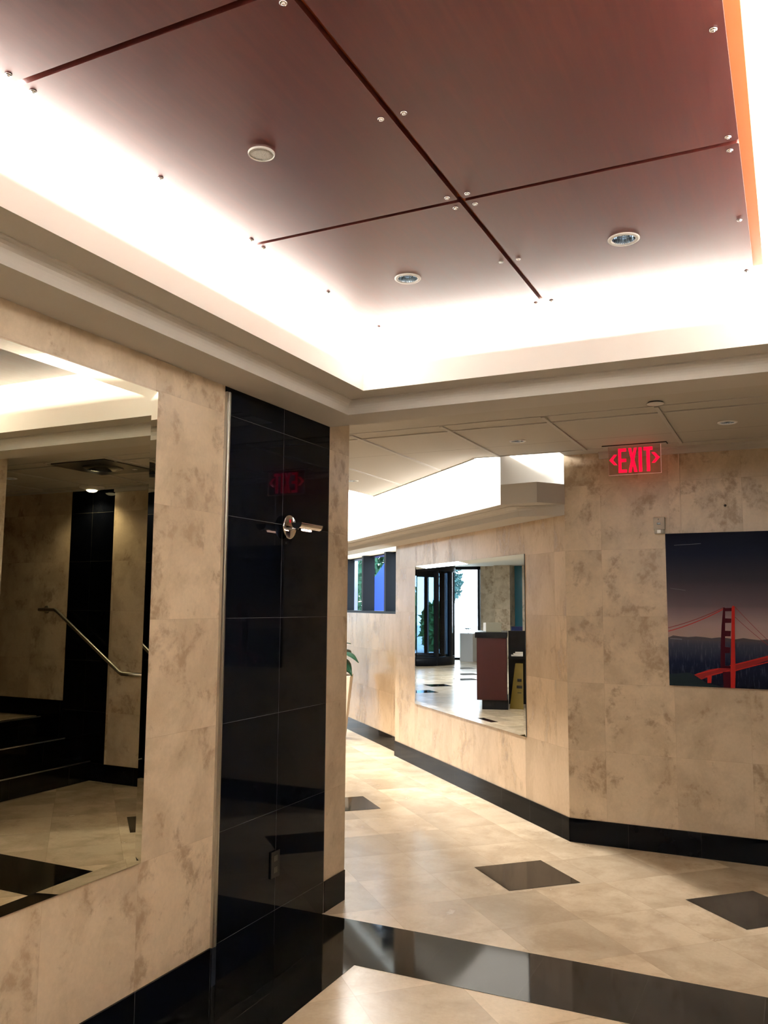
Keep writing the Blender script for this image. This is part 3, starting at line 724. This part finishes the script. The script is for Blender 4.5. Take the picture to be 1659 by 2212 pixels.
# ------------------------------------------------------------------ handrail beside the stairs
t = thing('handrail', 'brushed steel handrail bending down the stairs, seen in the left mirror', 'handrail', (1.2, YP, 1.2))
MB().tube([(1.83, 5.552, 1.450), (1.640, 5.552, 1.450), (1.615, 5.552, 1.440), (.86, 5.552, .932), (.835, 5.552, .921), (.60, 5.552, .921)], .016, n=16).build('rail', steel, t)
for x, z in ((1.82, 1.450), (.62, .921)):
    b = MB().tube([(x, 5.556, z), (x, YP-.01, z)], .008).lathe([(.036, 0), (.036, .004), (.02, .009), (0, .009)], n=24, M=Matrix.Rotation(PI/2, 4, 'X'), c=(x, YP, z)).build('bracket', steel, t)

# ------------------------------------------------------------------ tall planter with arum-like leaves
leaf_m = plain('leaf_green', (.007, .034, .016), .35, spec=.3, bump=.1, bscale=30)
stem_m = plain('stem', (.10, .10, .04), .5)
pot_m = plain('pot_white', (.66, .56, .44), .55)
def leaf(base, tip_dir, size, tilt, roll=0):
    """heart-shaped leaf with two lobes, folded along its midrib"""
    m = MB(); d = Vector(tip_dir).normalized(); sd = d.cross(Vector((0, 0, 1))).normalized(); nr = sd.cross(d)
    sd = (sd*math.cos(roll)+nr*math.sin(roll)).normalized(); nr = sd.cross(d)
    outline = [(-.18, .14), (-.25, .30), (-.12, .44), (.10, .47), (.35, .40), (.60, .26), (.82, .12), (1.0, .0)]
    mid = [(-.02, 0), (-.02, 0), (.0, 0), (.12, 0), (.36, 0), (.6, 0), (.82, 0), (1.0, 0)]
    for sg in (-1, 1):
        rows = []
        for (x, w), (mx, _) in zip(outline, mid):
            row = []
            for k in range(5):
                f = k/4; xx = mx+(x-mx)*f; ww = w*f
                z = .10*ww - .30*max(0, xx)**2 + .10*math.sin(PI*f)*.5
                row.append(Vector(base)+(d*xx+sd*sg*ww+nr*z)*size)
            rows.append(row)
        m.grid(rows, 0, True)
        m.grid([[p-nr*.0012 for p in r] for r in rows], 0, True)
    return m
def arum(t, base, specs):
    for (dx, dy, dz, az, pitch, size) in specs:
        p = Vector(base)+Vector((dx, dy, dz))
        MB().tube([base, Vector(base)+Vector((dx*.35, dy*.35, dz*.6)), p], .004, n=8).build('stem', stem_m, t)
        leaf(p, (math.cos(az)*math.cos(pitch), math.sin(az)*math.cos(pitch), math.sin(pitch)), size, 0).build('leaf', leaf_m, t)
pcx, pcy = -4.765, 8.66
t = thing('potted_plant', 'tall tapered white planter with dark green leaves, half hidden by the pillar', 'potted plant', (pcx, pcy, 0))
Mr = Matrix.Translation((pcx, pcy, 0)) @ Matrix.Rotation(math.radians(22), 4, 'Z')
pm = MB()
def sq(r, z): return [Mr @ Vector((sx*r, sy*r, z)) for sx, sy in ((-1, -1), (1, -1), (1, 1), (-1, 1))]
rings = [sq(.112, 0), sq(.184, .715), sq(.174, .715), sq(.168, .665)]
for a, b in zip(rings[:-1], rings[1:]):
    for k in range(4): pm.face([a[k], a[(k+1) % 4], b[(k+1) % 4], b[k]])
pm.face(sq(.112, 0))
pm.build('pot', pot_m, t, bevel=.004)
MB().face(sq(.17, .668)).build('soil', plain('soil', (.03, .02, .012), .95), t)
arum(t, (pcx, pcy, .66), [(.13, .0, .30, -.1, -.25, .19), (.09, -.03, .22, -.2, -.55, .22), (.03, .05, .12, .9, -.2, .14), (-.06, .0, .36, 2.6, .1, .2), (-.12, -.05, .24, 3.4, -.2, .2), (.0, -.10, .28, 4.6, -.2, .18), (.02, .10, .33, 1.4, .0, .19), (.05, -.08, .10, 5.4, -.3, .15), (-.02, .02, .40, .6, .3, .17)])

# ------------------------------------------------------------------ lobby, seen only in the far mirror
XF = -18.7
wl = MB()
wl.box((XF-.2, 4.0, 0), (XF, 11.25, 2.66)); wl.box((XF-.2, 11.25, 0), (XF+.45, 11.71, 2.66)); wl.box((XF-.2, 11.71, 0), (XF, 12.25, 2.66))
struct('wall_entrance', wl, trav, uvw((0, 1, 0), 0))
wallbox('wall_lobby_north', (XF, 17.4), (-9.0, 17.4), 0, 2.66, .12, trav, uvw((1, 0, 0), 0), side=1)
a_ = dpt(11.5, RO)
wallbox('wall_lobby_return', (a_[0], a_[1]), (-9.6, 17.4), 0, 2.66, .12, trav, uvw((0, 1, 0), 0), side=-1)
t = thing('window_2', 'tall dark glass strip beside the lobby entrance', 'window'); t['kind'] = 'structure'; del t['category']
MB().box((XF+.0, 10.4, .0), (XF+.06, 11.23, 2.66)).build('tinted_pane', plain('teal_glass', (.01, .10, .14), .06), t)
dr = MB(); 
for y0_, y1_ in ((12.27, 12.33), (13.29, 13.50), (14.6, 14.7), (15.8, 15.9)): dr.box((XF-.08, y0_, 0), (XF+.04, y1_, 2.66))
dr.box((XF-.08, 12.25, 2.56), (XF+.04, 17.4, 2.66)); dr.box((XF-.08, 12.25, 0), (XF+.04, 17.4, .06))
struct('door_1', dr, black_metal, None)
struct('door_1_pane', MB().box((XF-.02, 12.3, .05), (XF-.012, 17.4, 2.58)), glass, None)
# revolving door
rcx, rcy, rr_ = -16.6, 13.52, 1.15
t = thing('revolving_door', 'dark framed revolving door seen at the left of the far mirror', 'revolving door', (rcx, rcy, 0))
fr = MB()
for a in range(0, 360, 30):
    x, y = rcx+rr_*math.cos(math.radians(a)), rcy+rr_*math.sin(math.radians(a)); fr.box((x-.05, y-.05, 0), (x+.05, y+.05, 2.5))
fr.lathe([(rr_-.05, 2.42), (rr_+.07, 2.42), (rr_+.07, 2.64), (rr_-.05, 2.64)], c=(rcx, rcy, 0), n=48, cap=False)
fr.lathe([(rr_-.04, .0), (rr_+.05, .0), (rr_+.05, .22), (rr_-.04, .22)], c=(rcx, rcy, 0), n=48, cap=False)
fr.build('drum_frame', black_metal, t)
for k in range(4):
    a = math.radians(25+90*k); d = Vector((math.cos(a), math.sin(a), 0)); q = Vector((rcx, rcy, 0))
    w = MB()
    Mx = Matrix.Translation(q) @ Matrix.Rotation(a, 4, 'Z')
    w.box((0, -.02, .1), (rr_-.1, .02, .25), M=Mx); w.box((0, -.02, 2.3), (rr_-.1, .02, 2.4), M=Mx); w.box((rr_-.16, -.02, .1), (rr_-.1, .02, 2.4), M=Mx); w.box((0, -.03, 0), (.06, .03, 2.42), M=Mx)
    lf = w.build('door_leaf', black_metal, t)
MB().lathe([(rr_, .2), (rr_, 2.42)], c=(rcx, rcy, 0), n=48, cap=False).build('curved_glass', smoke, t)
# reception desk end
desk_red = plain('desk_red_panel', (.030, .005, .004), .35, spec=.25); desk_blk = plain('desk_black', (.004, .004, .005), .25, spec=.2)
t = thing('reception_desk', 'dark red reception desk with black top, seen in the far mirror', 'desk', (-8.6, 8.3, 0))
an = Matrix.Translation((-7.80, 8.31, 0)) @ Matrix.Rotation(math.radians(19), 4, 'Z') 
an = Matrix.Translation((-7.86, 8.31, 0)) @ Matrix.Rotation(math.radians(-17), 4, 'Z')
MB().box((-.9, -.215, .14), (.03, .225, 1.045), M=an).build('body', desk_red, t, bevel=.004)
MB().box((-.92, -.225, 1.045), (.05, .25, 1.13), M=an).build('countertop', desk_blk, t, bevel=.004)
MB().box((-.88, -.23, 0), (-.02, .15, .14), M=an).build('plinth', desk_blk, t)
MB().box((-.92, -1.3, .72), (-.32, -.235, .76), M=an).box((-.92, -1.3, 0), (-.80, -.235, 1.13), M=an).build('side_counter', desk_blk, t)
def on(x, y, z): return tuple(an @ Vector((x, y, z)))
t2 = thing('desk_box', 'small beige box standing on the reception desk', 'box', on(-.15, .02, 1.13))
MB().box((-.20, -.14, 1.13), (-.12, .09, 1.27), M=an).build('case', plain('beige_box', (.17, .15, .10), .5), t2, bevel=.004)
MB().box((-.19, .09, 1.14), (-.13, .13, 1.265), M=an).build('label_side', white_metal, t2)
t3 = thing('monitor', 'dark computer monitor behind the reception desk', 'monitor', on(-.6, -.6, .76))
MB().box((-1.22, -.75, .88), (-1.18, -.28, 1.19), M=an).build('screen', plain('dark_blue_screen', (.006, .012, .05), .15), t3)
MB().box((-1.26, -.60, .0), (-1.20, -.45, .90), M=an).build('stand', black_plastic, t3)
for k in range(3):
    o = MB().box((-.50+.02*k, -.52-.05*k, .762+.022*k), (-.34, -.28-.03*k, .780+.022*k), M=an).build('paper_stack', white_metal)
    tag(o, ('bottom', 'middle', 'top')[k]+' sheaf of the papers on the low counter behind the desk', 'papers', 'papers behind the reception desk')
t4 = thing('standing_sign', 'folded yellow floor sign standing beside the reception desk', 'floor sign', (-8.3, 8.0, 0))
yl = plain('sign_yellow', (.13, .085, .008), .5, spec=.2)
def lean(mb, y0_, y1_, x0_, lx, z1): 
    mb.face([(x0_, y0_-.02, 0), (x0_, y1_+.02, 0), (x0_+lx, y1_-.04, z1), (x0_+lx, y0_+.04, z1)]); mb.face([(x0_-.02, y0_-.02, 0), (x0_-.02, y1_+.02, 0), (x0_+lx-.02, y1_-.04, z1), (x0_+lx-.02, y0_+.04, z1)]); return mb
lean(MB(), 7.86, 8.10, -8.10, -.10, .66).build('panel', yl, t4); lean(MB(), 7.86, 8.10, -8.34, .10, .66).build('panel', yl, t4)
for zc_, w in ((.42, .05), (.32, .07), (.22, .05)): mk = MB(); mk.box((-8.145, 7.98-w*.6, zc_-.02), (-8.135, 7.98+w*.6, zc_+.02)); mk.build('marking', black_plastic, t4)
t5 = thing('pedestal_planter', 'pale square pedestal with flowers by the lobby glass door', 'pedestal', (-18.2, 12.44, 0))
MB().box((-18.4, 12.25, 0), (-18.02, 12.63, .77)).build('pedestal', plain('pedestal_grey', (.55, .55, .55), .5), t5)
arum(t5, (-18.2, 12.44, .74), [(.05, .1, .12, 1.2, .2, .16), (.0, -.1, .14, 4.9, .2, .16), (.1, .0, .15, .2, .4, .15), (-.1, .02, .16, 3., .3, .15)])

# ------------------------------------------------------------------ outside
gr = MB().box((-60, -10, -.16), (XF-.2, 60, -.03)); struct('ground_outside', gr, plain('paving', (.45, .45, .42), .8), None)
fol = [plain('foliage_%s' % k, c, .7) for k, c in (('a', (.02, .10, .05)), ('b', (.04, .14, .03)), ('c', (.02, .07, .07)))]
def tree(name, label, c, rx, rz, n, mat, trunk=True, size=.16, cat='tree', group=None):
    t = thing(name, label, cat, (c[0], c[1], 0), group)
    if trunk: MB().tube([(c[0], c[1], -.05), (c[0]+.05, c[1], c[2]*.5), (c[0], c[1]+.05, c[2])], .09, n=10).build('trunk', plain('bark', (.08, .06, .05), .9), t)
    m = MB()
    for k in range(n):
        u = Vector((random.gauss(0, 1), random.gauss(0, 1), random.gauss(0, 1))).normalized()*random.random()**.33
        p = Vector(c)+Vector((u.x*rx, u.y*rx, u.z*rz)); a = Vector((random.gauss(0, 1), random.gauss(0, 1), random.gauss(0, 1))).normalized()
        b = a.orthogonal().normalized(); s_ = size*(.6+random.random()*.8)
        m.face([p-a*s_, p-b*s_*.45, p+a*s_, p+b*s_*.45])
    m.build('foliage', mat, t); return t
tree('street_tree', 'small bluish tree outside the lobby door, left of the door glass', (-27, 16.35, 2.45), .45, .75, 500, fol[2], size=.12)
tree('street_tree', 'bluish tree outside the lobby door, right of the door glass', (-27, 14.45, 2.2), .32, 1.2, 600, fol[2], size=.12)
tree('hedge', 'bright green shrub outside the revolving door', (-23.5, 18.0, .9), .9, 1.3, 1200, fol[1], False, cat='shrub')
tree('hedge', 'green shrub behind the revolving door, nearer the glass door', (-23, 15.4, .8), .5, .9, 700, fol[1], False, cat='shrub')
tree('climbing_shrub', 'leafy green shrub outside the strip window, above the blue screen', (-7.0, 14.9, 2.7), .8, 1.0, 1600, fol[0], True, size=.09, cat='shrub')
tree('climbing_shrub', 'leafy green shrub outside the strip window, behind the pale brick pier', (-9.0, 16.4, 2.3), 1.0, 1.6, 1800, fol[0], True, size=.10, cat='shrub')
struct('ground_garden', MB().prism([dpt(3, .5), dpt(12, .5), dpt(12, 12), dpt(3, 12)][::-1], -.16, -.02), plain('garden_soil', (.12, .11, .08), .9), None)
blue = plain('blue_awning', (.02, .07, .75), .6)
aw = MB(); A0, A1, AN = Vector((-6.62, 13.1, 0)), Vector((-6.02, 12.9, 0)), Vector((.05, .15, 0))
pf = [(0, -.05), (1, -.05), (1, 2.35), (.82, 2.35), (.5, 2.12), (.3, 2.0), (0, 1.85)]
fa = [A0+(A1-A0)*u+Vector((0, 0, z)) for u, z in pf]; fb = [p+AN for p in fa]
aw.face(fa); aw.face(fb)
for k in range(len(fa)): aw.face([fa[k], fa[(k+1) % len(fa)], fb[(k+1) % len(fa)], fb[k]])
tag(aw.build('canvas_screen', blue), 'bright blue canvas screen outside the strip window', 'screen')
brm, bnt, bb = newmat('pale_brick'); gb_ = N(bnt); bt = bnt.nodes.new('ShaderNodeTexBrick'); bt.inputs['Scale'].default_value = 9
bt.inputs['Color1'].default_value = (.42, .44, .5, 1); bt.inputs['Color2'].default_value = (.36, .38, .46, 1); bt.inputs['Mortar'].default_value = (.2, .2, .24, 1)
bnt.links.new(gb_.vec('MULTIPLY', bnt.nodes.new('ShaderNodeTexCoord').outputs['Object'], (1, 0, 1)), bt.inputs['Vector']); bnt.links.new(bt.outputs[0], bb.inputs['Base Color'])
tag(MB().box((-6.92, 12.75, -.1), (-6.72, 12.95, 2.45)).build('brick_pier', brm), 'pale brick pier outside the strip window', 'pier')
